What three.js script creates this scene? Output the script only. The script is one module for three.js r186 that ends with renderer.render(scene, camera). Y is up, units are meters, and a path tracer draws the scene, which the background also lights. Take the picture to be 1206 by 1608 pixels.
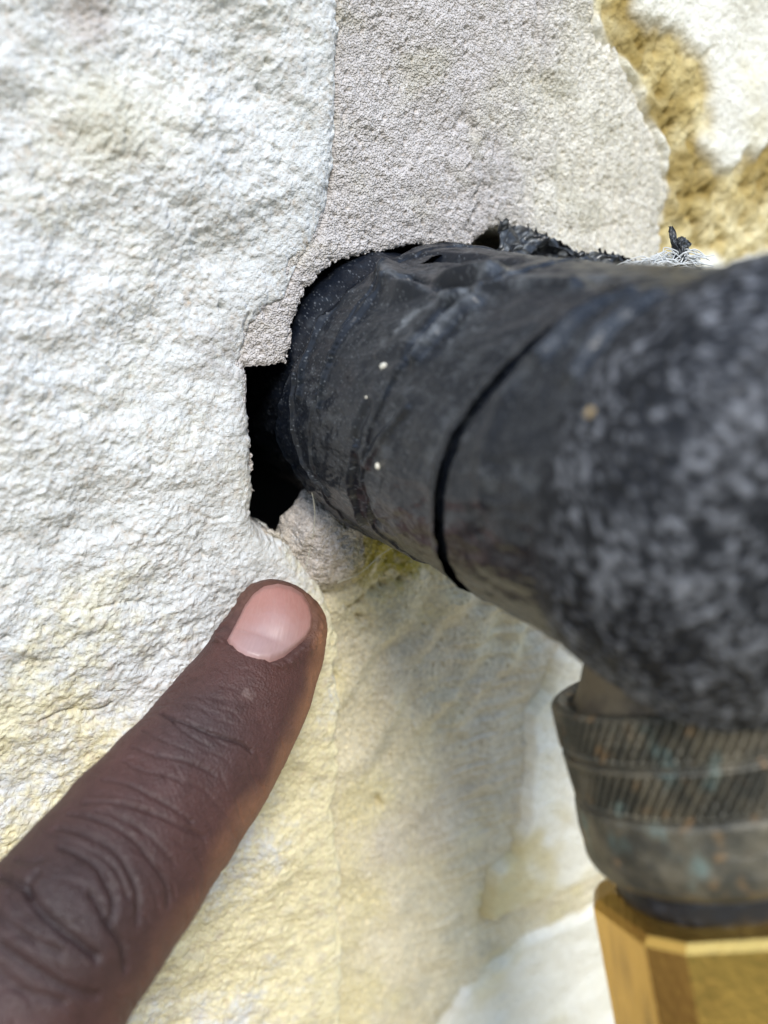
import * as THREE from 'three';
import { MarchingCubes } from 'three/addons/objects/MarchingCubes.js';
import { mergeGeometries, mergeVertices } from 'three/addons/utils/BufferGeometryUtils.js';
import { createNoise3D } from 'simplex-noise';

// ---------------------------------------------------------------- camera, sky, sun, exposure
const V = (x, y, z) => new THREE.Vector3(x, y, z);
const scene = new THREE.Scene();
const EYE = V(-0.074101, 0.024180, 0.119439);
const camera = new THREE.PerspectiveCamera(60, 0.75, 0.004, 60);
// the pipe axis is world z, the wall is the plane z = 0: the lens looks down and to the right along the wall
const CX = V(0.864694, 0, 0.502299), CY = V(0.149509, 0.954675, -0.257376), CZ = V(-0.479532, 0.297650, 0.825502);
camera.position.copy(EYE);
camera.quaternion.setFromRotationMatrix(new THREE.Matrix4().makeBasis(CX, CY, CZ));
camera.focus = 0.1265; camera.userData.fStop = 11;
camera.updateMatrixWorld();

const SUN_DIR = V(-0.24, 0.70, 0.72).normalize();
{
  const w = 256, h = 128, data = new Float32Array(w * h * 4);
  for (let j = 0; j < h; j++) for (let i = 0; i < w; i++) {
    const el = ((j + 0.5) / h - 0.5) * Math.PI, az = ((i + 0.5) / w - 0.5) * 2 * Math.PI;
    const s = Math.max(0, Math.sin(el)), k = Math.pow(1 - s, 2.2);
    const cloud = 0.5 + 0.5 * Math.sin(az * 3 + 1.3 * Math.sin(el * 5 + az)) * Math.cos(el * 4 + 2 * Math.sin(az * 2));
    const c = [0.46 + 0.42 * k, 0.70 + 0.25 * k, 1.12 + 0.0 * k];
    const o = (j * w + i) * 4;
    for (let q = 0; q < 3; q++) data[o + q] = 1.0 * (c[q] * (1 - 0.35 * cloud) + [1.02, 1.02, 1.03][q] * 0.35 * cloud);
    data[o + 3] = 1;
  }
  const sky = new THREE.DataTexture(data, w, h, THREE.RGBAFormat, THREE.FloatType);
  sky.mapping = THREE.EquirectangularReflectionMapping; sky.magFilter = sky.minFilter = THREE.LinearFilter; sky.wrapS = THREE.RepeatWrapping;
  sky.needsUpdate = true; scene.background = sky; scene.environment = sky;
}
const sun = new THREE.DirectionalLight(new THREE.Color(1, 0.955, 0.88), 2.0);
sun.position.copy(SUN_DIR); sun.castShadow = true; sun.shadow.radius = 30; sun.shadow.mapSize.set(2048, 2048);
Object.assign(sun.shadow.camera, { left: -0.6, right: 0.6, top: 0.6, bottom: -0.6, near: -2, far: 3 });
scene.add(sun); scene.add(sun.target);
const renderer = new THREE.WebGLRenderer({ antialias: true });
renderer.toneMapping = THREE.LinearToneMapping;
renderer.toneMappingExposure = 1.66;
renderer.shadowMap.enabled = true;

// ---------------------------------------------------------------- helpers
let seed = 12345;
const rnd = () => { seed = (seed + 0x6d2b79f5) | 0; let t = Math.imul(seed ^ (seed >>> 15), 1 | seed); t = (t + Math.imul(t ^ (t >>> 7), 61 | t)) ^ t; return ((t ^ (t >>> 14)) >>> 0) / 4294967296; };
const n3 = createNoise3D(rnd);
const MM = 0.001, PI = Math.PI;
const clamp = (v, a = 0, b = 1) => Math.min(b, Math.max(a, v));
const ss = (a, b, v) => { const t = clamp((v - a) / (b - a)); return t * t * (3 - 2 * t); };
const mix = (a, b, t) => a + (b - a) * t;
const mixc = (a, b, t) => [mix(a[0], b[0], t), mix(a[1], b[1], t), mix(a[2], b[2], t)];
const fbm = (x, y, z, o) => { let s = 0, a = 0.5; for (let i = 0; i < o; i++) { s += a * n3(x, y, z); x *= 2.03; y *= 2.03; z *= 2.03; a *= 0.5; } return s; };
// a point of the 1206 x 1608 photograph as a place in the world, at a distance along the view
const FPX = 1392;
const ray = (px, py) => V(0, 0, 0).addScaledVector(CX, (px - 603) / FPX).addScaledVector(CY, -(py - 804) / FPX).addScaledVector(CZ, -1);
const at = (px, py, t) => EYE.clone().addScaledVector(ray(px, py), t);
const onWall = (px, py, z = 0) => { const r = ray(px, py); return EYE.clone().addScaledVector(r, (z - EYE.z) / r.z); };
const toPx = (p) => { const d = p.clone().sub(EYE), k = -d.dot(CZ); return [603 + FPX * d.dot(CX) / k, 804 - FPX * d.dot(CY) / k, k]; };
const onPipe = (px, py, R = 0.0222) => {   // the near side of a cylinder round the pipe's axis
  const r = ray(px, py), a = r.x * r.x + r.y * r.y, b = 2 * (EYE.x * r.x + EYE.y * r.y), c = EYE.x ** 2 + EYE.y ** 2 - R * R;
  const D = Math.max(0, b * b - 4 * a * c), p = EYE.clone().addScaledVector(r, (-b - Math.sqrt(D)) / (2 * a));
  return p;
};
const wallPoly = (list, z = 0) => list.map(([x, y]) => { const p = onWall(x, y, z); return [p.x, p.y]; });
function polySdf(poly) {      // positive inside
  const n = poly.length;
  return (x, y) => {
    let d = 1e9, inside = false;
    for (let i = 0, j = n - 1; i < n; j = i++) {
      const [xi, yi] = poly[i], [xj, yj] = poly[j], ex = xj - xi, ey = yj - yi, wx = x - xi, wy = y - yi;
      const t = clamp((wx * ex + wy * ey) / (ex * ex + ey * ey + 1e-18)), dx = wx - ex * t, dy = wy - ey * t;
      d = Math.min(d, dx * dx + dy * dy);
      if ((yi > y) !== (yj > y) && x < ((xj - xi) * (y - yi)) / (yj - yi) + xi) inside = !inside;
    }
    return (inside ? 1 : -1) * Math.sqrt(d);
  };
}
const segDist2 = (p, a, b) => {
  const ex = b.x - a.x, ey = b.y - a.y, ez = b.z - a.z, wx = p.x - a.x, wy = p.y - a.y, wz = p.z - a.z;
  const t = clamp((wx * ex + wy * ey + wz * ez) / (ex * ex + ey * ey + ez * ez + 1e-18));
  return (wx - ex * t) ** 2 + (wy - ey * t) ** 2 + (wz - ez * t) ** 2;
};
const smoothLine = (pts, n = 4) => pts.length < 3 ? pts : new THREE.CatmullRomCurve3(pts, false, 'centripetal').getPoints((pts.length - 1) * n);
// strokes: [{pts: Vector3[], a: amplitude, w: width}] -> sum of soft ridges or grooves at p
function strokeField(strokes) {
  const prepared = strokes.map((s) => { const pts = smoothLine(s.pts, 3), box = new THREE.Box3().setFromPoints(pts).expandByScalar(s.w * 2.6); return { ...s, pts, box }; });
  return (p) => {
    let sum = 0;
    for (const s of prepared) {
      if (!s.box.containsPoint(p)) continue;
      let d = 1e9;
      for (let i = 0; i + 1 < s.pts.length; i++) d = Math.min(d, segDist2(p, s.pts[i], s.pts[i + 1]));
      if (d < s.w * s.w * 6) sum += s.a * Math.exp(-d / (s.w * s.w));
    }
    return sum;
  };
}
const used = new Map();
const numbered = (name) => { const k = used.get(name) ?? 0; used.set(name, k + 1); return k ? name + '_' + String(k).padStart(3, '0') : name; };
function thing(name, label, category, pos = V(0, 0, 0)) {
  const o = new THREE.Group(); o.name = numbered(name); o.position.copy(pos); o.userData = { label, category }; scene.add(o); return o;
}
function part(name, geometry, material, parent, label) {
  const m = new THREE.Mesh(geometry, material); m.name = name; m.castShadow = m.receiveShadow = true;
  if (label) m.userData.label = label;
  if (parent !== scene) { const base = V(0, 0, 0); let p = parent; while (p && p !== scene) { base.add(p.position); p = p.parent; } geometry.translate(-base.x, -base.y, -base.z); }
  parent.add(m); return m;
}
function meshOf(pos, idx, col, uv) {
  const g = new THREE.BufferGeometry();
  g.setAttribute('position', new THREE.Float32BufferAttribute(pos, 3));
  if (col) g.setAttribute('color', new THREE.Float32BufferAttribute(col, 3));
  if (uv) g.setAttribute('uv', new THREE.Float32BufferAttribute(uv, 2));
  g.setIndex(idx); g.computeVertexNormals(); return g;
}
// a grid of points f(u index, v index) -> {p, c, uv}
function gridMesh(nu, nv, f, closeU = false) {
  const pos = [], col = [], uv = [], idx = [];
  for (let j = 0; j < nv; j++) for (let i = 0; i < nu; i++) { const r = f(i, j); pos.push(r.p.x, r.p.y, r.p.z); if (r.c) col.push(...r.c); uv.push(...(r.uv ?? [0, 0])); }
  const mu = closeU ? nu : nu - 1;
  for (let j = 0; j + 1 < nv; j++) for (let i = 0; i < mu; i++) { const a = j * nu + i, b = j * nu + ((i + 1) % nu), c = a + nu, d = b + nu; idx.push(a, b, d, a, d, c); }
  return meshOf(pos, idx, col.length ? col : null, uv);
}
function axis(lo, a, b, hi, step, grow = 1.14) {
  const mid = [], left = [], right = [];
  for (let x = a; x < b; x += step) mid.push(x);
  for (let x = a, s = step; x > lo;) { s *= grow; x = Math.max(lo, x - s); left.unshift(x); }
  for (let x = mid[mid.length - 1], s = step; x < hi;) { s *= grow; x = Math.min(hi, x + s); right.push(x); }
  return [...left, ...mid, ...right];
}
function tile(n, cells, octaves, shape) {   // repeating relief
  const data = new Uint8Array(n * n * 4), tabs = [];
  for (let o = 0, c = cells; o < octaves; o++, c *= 2) tabs.push({ c, t: Float32Array.from({ length: c * c }, () => rnd()) });
  for (let y = 0; y < n; y++) for (let x = 0; x < n; x++) {
    let s = 0, a = 0.5, tot = 0;
    for (const { c, t } of tabs) {
      const fx = x / n * c, fy = y / n * c, ix = fx | 0, iy = fy | 0, ux = ss(0, 1, fx - ix), uy = ss(0, 1, fy - iy);
      const g = (p, q) => t[((q + c) % c) * c + ((p + c) % c)];
      s += a * mix(mix(g(ix, iy), g(ix + 1, iy), ux), mix(g(ix, iy + 1), g(ix + 1, iy + 1), ux), uy); tot += a; a *= 0.62;
    }
    const v = clamp(shape ? shape(s / tot) : s / tot) * 255, k = (y * n + x) * 4;
    data[k] = data[k + 1] = data[k + 2] = v; data[k + 3] = 255;
  }
  const t = new THREE.DataTexture(data, n, n); t.wrapS = t.wrapT = THREE.RepeatWrapping; t.magFilter = t.minFilter = THREE.LinearFilter; t.needsUpdate = true; return t;
}
const grain = tile(512, 32, 4, (v) => (v - 0.5) * 1.6 + 0.5);
function grains(n, cells) {   // rounded sand grains lying side by side
  const px = Float32Array.from({ length: cells * cells * 3 }, () => rnd()), data = new Uint8Array(n * n * 4);
  for (let y = 0; y < n; y++) for (let x = 0; x < n; x++) {
    const fx = x / n * cells, fy = y / n * cells, ix = fx | 0, iy = fy | 0; let h = 0;
    for (let j = -1; j <= 1; j++) for (let i = -1; i <= 1; i++) { const q = (((iy + j + cells) % cells) * cells + ((ix + i + cells) % cells)) * 3, r = 0.45 + 0.4 * px[q + 2], d = Math.hypot(ix + i + px[q] - fx, iy + j + px[q + 1] - fy) / r; if (d < 1) h = Math.max(h, Math.sqrt(1 - d * d) * (0.5 + 0.5 * px[q + 2])); }
    const k = (y * n + x) * 4; data[k] = data[k + 1] = data[k + 2] = h * 255; data[k + 3] = 255;
  }
  const t = new THREE.DataTexture(data, n, n); t.wrapS = t.wrapT = THREE.RepeatWrapping; t.magFilter = t.minFilter = THREE.LinearFilter; t.needsUpdate = true; return t;
}
const sand = grains(1024, 128), split = tile(1024, 24, 6, (v) => (v - 0.5) * 2.0 + 0.5);
const bumped = (t, metres) => { const c = t.clone(); c.repeat.set(1 / metres, 1 / metres); c.needsUpdate = true; return c; };

// ---------------------------------------------------------------- ground and wall
const GROUND_Y = -0.42;
{
  // pale level strip for bounce, then an added unseen slope blocking low front sky
  const xs = axis(-30, -4, 4, 30, 0.25), zs = axis(-30, -1, 5, 30, 0.15);
  const g = gridMesh(xs.length, zs.length, (i, j) => { const x = xs[i], z = zs[j], u = ss(1.2, 3.6, z); return { p: V(x, GROUND_Y + 2.1 * u + 0.05 * n3(x, z, 1) * ss(0.5, 1.5, z), z), uv: [x, z], c: mixc([0.50, 0.43, 0.30], [0.075, 0.09, 0.035], ss(0.9, 1.5, z + 0.3 * n3(x * 2, z * 2, 4))) }; });
  const m = part('ground', g, new THREE.MeshStandardMaterial({ vertexColors: true, roughness: 1, side: THREE.DoubleSide }), scene);
  m.userData.kind = 'structure';
}
const wall = thing('stone_wall', 'pale rough limestone wall with sandy grey mortar and a jagged gap around the black pipe', 'wall', V(0, GROUND_Y, 0));

// the gap in the wall: traced along its broken edge; it goes on behind the pipe
const holePoly = wallPoly([[388, 577], [392, 610], [390, 640], [398, 670], [400, 700], [404, 740], [401, 755], [409, 776], [400, 794], [395, 808], [400, 824], [415, 827], [428, 840], [441, 840], [452, 850], [462, 864],
  [488, 898], [520, 902], [548, 885], [565, 862], [600, 840], [700, 830], [900, 700], [960, 560], [930, 440], [905, 410], [870, 380], [835, 367], [812, 356], [788, 352], [770, 364],
  [745, 384], [720, 383], [700, 381], [680, 386], [655, 383], [625, 390], [590, 395], [565, 401], [535, 409], [521, 413], [510, 424], [499, 431], [490, 446], [481, 450], [475, 468], [468, 486], [466, 496], [457, 512], [459, 528], [455, 548], [449, 571], [438, 570], [420, 574], [400, 575]], 0.001);
const holeRaw = polySdf(holePoly);
const holeBox = holePoly.reduce((b, [x, y]) => [Math.min(b[0], x), Math.max(b[1], x), Math.min(b[2], y), Math.max(b[3], y)], [9, -9, 9, -9]);
const hole = (x, y) => {        // positive outside the gap
  const dx = Math.max(holeBox[0] - x, x - holeBox[1], 0), dy = Math.max(holeBox[2] - y, y - holeBox[3], 0);
  if (dx + dy > 0.008) return dx + dy;
  return -holeRaw(x, y) + 0.00022 * n3(x * 1100, y * 1100, 3) + 0.00016 * n3(x * 2600, y * 2600, 8);
};
// left stone: everything to the left of the joint
const leftEdge = [[526, -500], [524, 0], [528, 60], [522, 120], [527, 165], [521, 240], [515, 300], [508, 335], [494, 372], [470, 400], [450, 432], [440, 462], [412, 482], [388, 505], [380, 540], [372, 566], [389, 578]];
const leftLow = [[388, 700], [398, 830], [462, 866], [490, 900], [508, 930], [516, 962], [519, 1000], [514, 1050], [524, 1100], [518, 1150], [521, 1200], [513, 1255], [517, 1310], [527, 1346], [520, 1420], [528, 1500], [520, 1608], [530, 2300]];
const leftPoly = [...wallPoly([...leftEdge, ...leftLow]), [-0.012, -0.6], [-0.7, -0.6], [-0.7, 0.7], [-0.012, 0.7]];
const leftSdf = polySdf(leftPoly);
const mortarRight = [[935, -400], [935, 0], [941, 42], [972, 82], [1004, 128], [1024, 180], [1040, 230], [1052, 300], [1046, 405], [1040, 600], [960, 900], [884, 1036], [872, 1092], [842, 1124], [840, 1177], [828, 1295], [812, 1343], [784, 1375], [774, 1440], [850, 1412], [918, 1374], [1300, 1150]];
const mortarLow = [[1300, 1225], [934, 1438], [827, 1481], [735, 1568], [690, 1640], [680, 1750], [650, 2300]];
const mortarPoly = [...wallPoly([[524, -400], [490, 0], [490, 330], [380, 480], [330, 560], [360, 620], [440, 900], [490, 950], [490, 2300]]).reverse(), ...wallPoly([...mortarRight, ...mortarLow])];
const mortarSdf = polySdf(mortarPoly);

const upperRightPoly = wallPoly([[640, -700], [1700, -700], [1900, 600], [1300, 1185], [918, 1408], [774, 1470], [640, 1490]]);
const lowerRightPoly = wallPoly([[1300, 1190], [934, 1408], [827, 1452], [700, 1560], [640, 1680], [610, 2300], [1300, 2300]]);
const crop5 = (l) => l.map(([x, y]) => [450 + x / 1.595, y / 1.595]);
const ochrePoly = wallPoly(crop5([[770, -300], [775, 0], [800, 95], [850, 150], [895, 240], [925, 320], [962, 365], [965, 480], [930, 640], [1000, 660], [1240, 640], [1300, 300], [1206, 350], [1160, 395], [1110, 432], [1075, 438], [1050, 380], [1044, 260], [1062, 180], [1055, 125], [940, 100], [890, 50], [880, 0], [880, -300]]));
const ochreSdf = polySdf(ochrePoly);
const spotSdf = (px, py, r) => { const p = onWall(px, py); return (x, y) => Math.hypot(x - p.x, y - p.y) / r; };

// heights
function roughStone(x, y, k) {     // split limestone: soft hollows, chipped ledges, grains and pits
  const u = x * 0.96 - y * 0.26, v = y * 0.96 + x * 0.26, wx = 0.0009 * n3(x * 120, y * 120, 31 + k), a = u + wx, b = v + 0.0007 * n3(x * 210, y * 210, 77 + k);
  let h = 1.4 * n3(u * 24, v * 34, k) + 0.8 * n3(u * 62, v * 84, k + 5) + 0.42 * n3(a * 140, b * 190, k + 9);
  h += 0.16 * n3(x * 330, y * 420, k + 13) + 0.09 * n3(x * 640, y * 800, k + 15) + 0.09 * n3(x * 1150, y * 1350, k + 17) + 0.04 * n3(x * 2100, y * 2300, k + 21);
  h -= 0.26 * ss(0.5, 0.85, n3(x * 470, y * 520, k + 23));
  h += 0.22 * Math.max(0, n3(x * 760, y * 820, k + 24)) ** 2;
  const f = n3(a * 60, b * 210, k + 27); h -= 0.14 * Math.exp(-((f / 0.07) ** 2)) * ss(0.0, 0.5, n3(x * 90, y * 90, k + 29));
  return h * MM;
}
const patch = onWall(440, 470);
const cracks = strokeField([
  [[386, 492], [379, 512], [383, 532], [376, 552]], [[498, 350], [492, 372], [486, 392]], [[455, 404], [447, 418], [446, 432]], [[300, 800], [330, 812], [352, 806]], [[140, 950], [190, 938], [236, 946]], [[60, 1125], [100, 1108], [140, 1112], [172, 1098]],
  [[420, 230], [436, 246], [430, 262]],
].map((l) => ({ pts: l.map(([a, b]) => onWall(a, b, 0)), a: 0.0005, w: 0.00022 })).concat([[450, 409, 4], [500, 366, 9], [310, 862, 5], [228, 720, 5], [405, 140, 5], [412, 98, 5], [120, 640, 6], [250, 1010, 5], [340, 480, 4], [180, 820, 5]].map(([a, b, r]) => ({ pts: [onWall(a, b, 0), onWall(a + r, b + r, 0)], a: 0.0009, w: r * 0.00007 }))));
const jointCrack = strokeField([[[512, 925], [510, 948], [515, 975]], [[516, 1085], [519, 1110], [514, 1150], [519, 1180]], [[512, 1235], [513, 1270], [520, 1320]], [[575, 975], [590, 990], [582, 1000]], [[600, 1262], [606, 1275]], [[560, 960], [600, 930], [640, 915]]].map((l) => ({ pts: l.map(([a, b]) => onWall(a, b, 0)), a: 0.0022, w: 0.0006 })));
const leftZ = (x, y) => {
  const d = leftSdf(x, y) + mix(0.0004, 0.0009, ss(-0.025, -0.04, y)) * n3(x * 260, y * 260, 2) + 0.0003 * n3(x * 800, y * 800, 2), h = hole(x, y);
  const calm = 0.35 + 0.65 * ss(0, 0.012, Math.min(d, h));
  let z = 0.0016 + roughStone(x, y, 0) * calm;
  const skin = Math.exp(-(((x - patch.x) / 0.010) ** 2 + ((y - patch.y) / 0.013) ** 2));
  z -= 0.0018 * (1 - 0.75 * skin) * Math.exp(-Math.max(d, 0) / mix(0.0011, 0.0005, ss(-0.025, -0.035, y)));
  z += 0.0017 * ss(-0.025, -0.04, y) * Math.exp(-Math.max(d, 0) / 0.014);
  if (d < 0) z -= 0.006 * ss(0, 0.0016, -d);
  z -= 0.0005 * Math.exp(-Math.max(h, 0) / 0.0005) + cracks(V(x, y, 0));
  return z;
};
const lumpP = onWall(500, 850), pitP = onWall(740, 245);
const mortarZ = (x, y) => {
  const d = mortarSdf(x, y) + 0.0010 * n3(x * 150, y * 150, 41) + 0.0006 * n3(x * 500, y * 500, 42), h = hole(x, y), dl = leftSdf(x, y);
  const low = ss(-0.012, -0.028, y), skin = Math.exp(-(((x - patch.x) / 0.009) ** 2 + ((y - patch.y) / 0.011) ** 2));
  let z = -0.0003 - 0.0012 * low + 0.0005 * n3(x * 60, y * 60, 51) + 0.00025 * n3(x * 190, y * 190, 52) + 0.0011 * skin + 0.00014 * n3(x * 800, y * 800, 53) + 0.00006 * n3(x * 1700, y * 1700, 54);
  // trowel ridges below the pipe run down to the left
  const along = x * 0.78 - y * 0.62 + 0.0012 * n3(x * 70, y * 70, 60);
  const w = low * (1 - ss(0.016, 0.03, Math.abs(y + 0.044)));
  z += w * 0.0007 * Math.sin(along * 650 + 2.2 * n3(x * 60, y * 60, 61));
  z += low * 0.0004 * n3(x * 45, y * 520, 62) * ss(0.003, 0.012, x) + low * (0.0006 * n3(x * 90, y * 60, 64) - 0.0002);
  // the upper smear: a shallow step where two passes of the trowel meet
  if (y > 0) { const s = x - (0.012 + 0.004 * n3(y * 90, 0, 70) - 0.0 * y); z += 0.0007 * ss(0.0012, -0.0004, s) * ss(0.06, 0.02, y) + 0.0004 * n3(x * 500, y * 35, 71) * ss(0.0, 0.01, s); }
  z -= jointCrack(V(x, y, 0)) * (0.6 + 0.6 * n3(x * 400, y * 400, 84));
  z -= 0.00035 * ss(0.55, 0.8, n3(x * 620, y * 620, 85)) + 0.0012 * ss(0.2, 0.75, n3(x * 260, y * 170, 86)) * Math.exp(-(((x - pitP.x) / 0.005) ** 2 + ((y - pitP.y) / 0.006) ** 2));
  z -= 0.0016 * (1 - 0.6 * skin) * Math.exp(-(((dl + 0.0001) / 0.00032) ** 2)) * (0.35 + 0.65 * ss(-0.1, 0.3, n3(x * 40, y * 130, 80))) * (1 + 0.8 * low);
  z -= 0.0004 * Math.exp(-Math.max(h, 0) / 0.0005);
  z -= 0.0012 * ss(0.0016, 0, d) + 0.0035 * ss(0, 0.0016, -d);
  return z;
};
const rightZ = (poly, k) => { const sdf = polySdf(poly); return (x, y) => {
  const d = sdf(x, y), o = ochreSdf(x, y) + 0.0020 * n3(x * 100, y * 100, 30 + k) + 0.0005 * n3(x * 300, y * 300, 33 + k);
  let z = -0.0004 + 0.5 * roughStone(x, y, k) - 0.0065 * ss(-0.0004, 0.0030, mortarSdf(x, y) + 0.0006 * n3(x * 150, y * 150, 41));
  if (k < 110) z += 0.0016 * ss(0.0012, -0.0022, o) - 0.0004 + (0.0006 * n3(x * 170, y * 170, 36) + 0.0003 * n3(x * 600, y * 600, 37) - 0.0009 * ss(0.25, 0.7, n3(x * 280, y * 280, 38))) * ss(0, 0.002, o);
  return z - 0.0022 * ss(0.004, 0, d) - 0.006 * ss(0, 0.003, -d);
}; };

// colours of stone, mortar and stains; warm bounce light tinted in low down
const speck = (x, y, f, k, lim) => ss(lim, lim + 0.1, n3(x * f, y * f, k));
const leftC = (x, y) => {
  const g = 0.5 + 0.5 * n3(x * 900, y * 1100, 201), m = 0.5 + 0.5 * fbm(x * 70, y * 90, 203, 4);
  let c = mixc([0.655, 0.665, 0.655], [0.78, 0.785, 0.775], m);
  const yel = ss(-0.15, 0.45, fbm(x * 26 + 3, y * 30, 207, 4) + 0.30 * ss(-0.015, -0.06, y) + 0.28 * ss(-0.03, -0.012, x) * ss(0.0, -0.05, y) + 0.16 * n3(x * 300, y * 360, 212) + 0.16 * n3(x * 900, y * 1000, 213));
  c = mixc(c, [0.82, 0.73, 0.42], mix(0.22, 0.85, ss(0.0, -0.05, y + 0.006 * n3(x * 60, y * 60, 208))) * yel);  // yellow staining, strengthened low down to stand in for warm ground bounce
  c = mixc(c, [0.46, 0.44, 0.40], 0.30 * ss(0.15, 0.7, n3(x * 240, y * 330, 211)));
  c = c.map((v) => v * (0.88 + 0.20 * g));
  c = mixc(c, [0.56, 0.46, 0.36], 0.30 * ss(0.05, 0.6, n3(x * 1500, y * 1700, 204)) + 0.25 * ss(0.1, 0.6, n3(x * 190, y * 260, 206)) * ss(-0.2, 0.5, n3(x * 700, y * 800, 209)));
  c = mixc(c, [0.45, 0.32, 0.20], 0.4 * speck(x, y, 700, 215, 0.76) + 0.3 * speck(x, y, 220, 217, 0.82));
  c = mixc(c, [0.42, 0.34, 0.30], 0.5 * ss(1.3, 0.3, leftSpots[0](x, y)));
  c = mixc(c, [0.46, 0.42, 0.28], 0.35 * ss(1.3, 0.4, leftSpots[1](x, y)));
  const grey = ss(0.006, 0.0015, Math.hypot((x - smear.x) * 0.8, y - smear.y) - 0.002 + 0.002 * n3(x * 200, y * 200, 219));
  return mixc(c, [0.48, 0.45, 0.43], 0.6 * grey * ss(-0.5, 0.3, n3(x * 500, y * 500, 220)));
};
const smear = onWall(385, 560), leftSpots = [spotSdf(135, 30, 0.004), spotSdf(160, 190, 0.005)];
const mossA = onWall(585, 855), mossB = onWall(640, 880);
const mortarC = (x, y) => {
  const low = ss(-0.018, -0.034, y + 0.004 * n3(x * 90, y * 90, 300));
  const g = n3(x * 2100, y * 2100, 301), g2 = n3(x * 900, y * 900, 302);
  let c = mixc([0.58, 0.535, 0.51], [0.75, 0.67, 0.48], low);
  c = mixc(c, [0.80, 0.75, 0.63], 0.9 * (1 - low) * ss(0.008, 0.040, x + 0.010 * n3(x * 45, y * 40, 303) + 0.005 * n3(x * 160, y * 120, 304) + 0.003 * n3(x * 900, y * 900, 306)));
  c = mixc(c, [0.50, 0.46, 0.34], 0.5 * ss(0.0, 0.6, fbm(x * 60, y * 80, 305, 3)));
  c = mixc(c, [0.74, 0.65, 0.37], 0.7 * low * ss(-0.1, 0.5, fbm(x * 50 + 9, y * 40, 307, 3) - 0.25 + ss(0.006, -0.014, x) * 0.55 + 0.15 * n3(x * 700, y * 700, 308)));
  c = mixc(c, [0.60, 0.535, 0.45], 0.5 * low * ss(-0.05, 0.4, fbm(x * 45, y * 25 + 4, 309, 3) + 0.5 * ss(0.004, 0.02, x)) * ss(-0.105, -0.085, y));
  const moss = Math.max(Math.exp(-(((x - mossA.x) / 0.006) ** 2 + ((y - mossA.y) / 0.006) ** 2)), 0.8 * Math.exp(-(((x - mossB.x) / 0.008) ** 2 + ((y - mossB.y) / 0.005) ** 2)));
  c = mixc(c, [0.43, 0.36, 0.07], clamp(1.5 * moss * ss(-0.35, 0.35, n3(x * 330, y * 330, 311) + moss - 0.3)));
  const lump = Math.exp(-Math.pow(((x - lumpP.x) / 0.007) ** 2 + ((y - lumpP.y) / 0.0085) ** 2, 1.6));
  c = mixc(c, [0.56, 0.49, 0.43], 0.9 * lump);
  const k = (1 + 0.20 * g + 0.14 * g2); c = c.map((v) => v * k);
  c = mixc(c, [0.20, 0.17, 0.15], 0.6 * speck(x, y, 1500, 313, 0.62) * (1 - 0.5 * low));
  return mixc(c, [0.85, 0.83, 0.80], 0.5 * speck(x, y, 1600, 317, 0.62));
};
const darkSpots = [[1045, 178, 0.006], [1092, 285, 0.008], [1206, 245, 0.009], [1008, 60, 0.006], [985, 20, 0.005]].map((s) => spotSdf(...s));
const yellowSpot = spotSdf(815, 1400, 0.016);
const rightC = (k) => (x, y) => {
  const g = 1 + 0.09 * n3(x * 700, y * 700, 401);
  let c = mixc([0.80, 0.77, 0.66], [0.86, 0.83, 0.74], 0.5 + 0.5 * fbm(x * 50, y * 50, 403 + k, 4));
  c = mixc(c, [0.70, 0.62, 0.36], 0.45 * ss(0.0, 0.5, fbm(x * 40, y * 30, 405 + k, 4)));
  if (k < 110) {
    const o = ss(-0.0016, 0.0014, ochreSdf(x, y) + 0.0020 * n3(x * 100, y * 100, 30 + k) + 0.0005 * n3(x * 300, y * 300, 33 + k)) * ss(0.0, 0.006, y);
    let oc = mixc([0.56, 0.44, 0.19], [0.72, 0.62, 0.36], ss(-0.3, 0.5, fbm(x * 120, y * 100, 407, 4)));
    let dk = 0; for (const s of darkSpots) dk = Math.max(dk, ss(1.5, 0.3, s(x, y) + 0.5 * n3(x * 180, y * 180, 409)));
    oc = mixc(oc, [0.30, 0.205, 0.05], 0.85 * dk);
    c = mixc(c, oc, o);
    c = mixc(c, [0.62, 0.50, 0.20], 0.6 * ss(1.3, 0.3, yellowSpot(x, y) + 0.6 * n3(x * 120, y * 120, 411)));
  }
  return c.map((v) => v * g);
};
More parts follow.
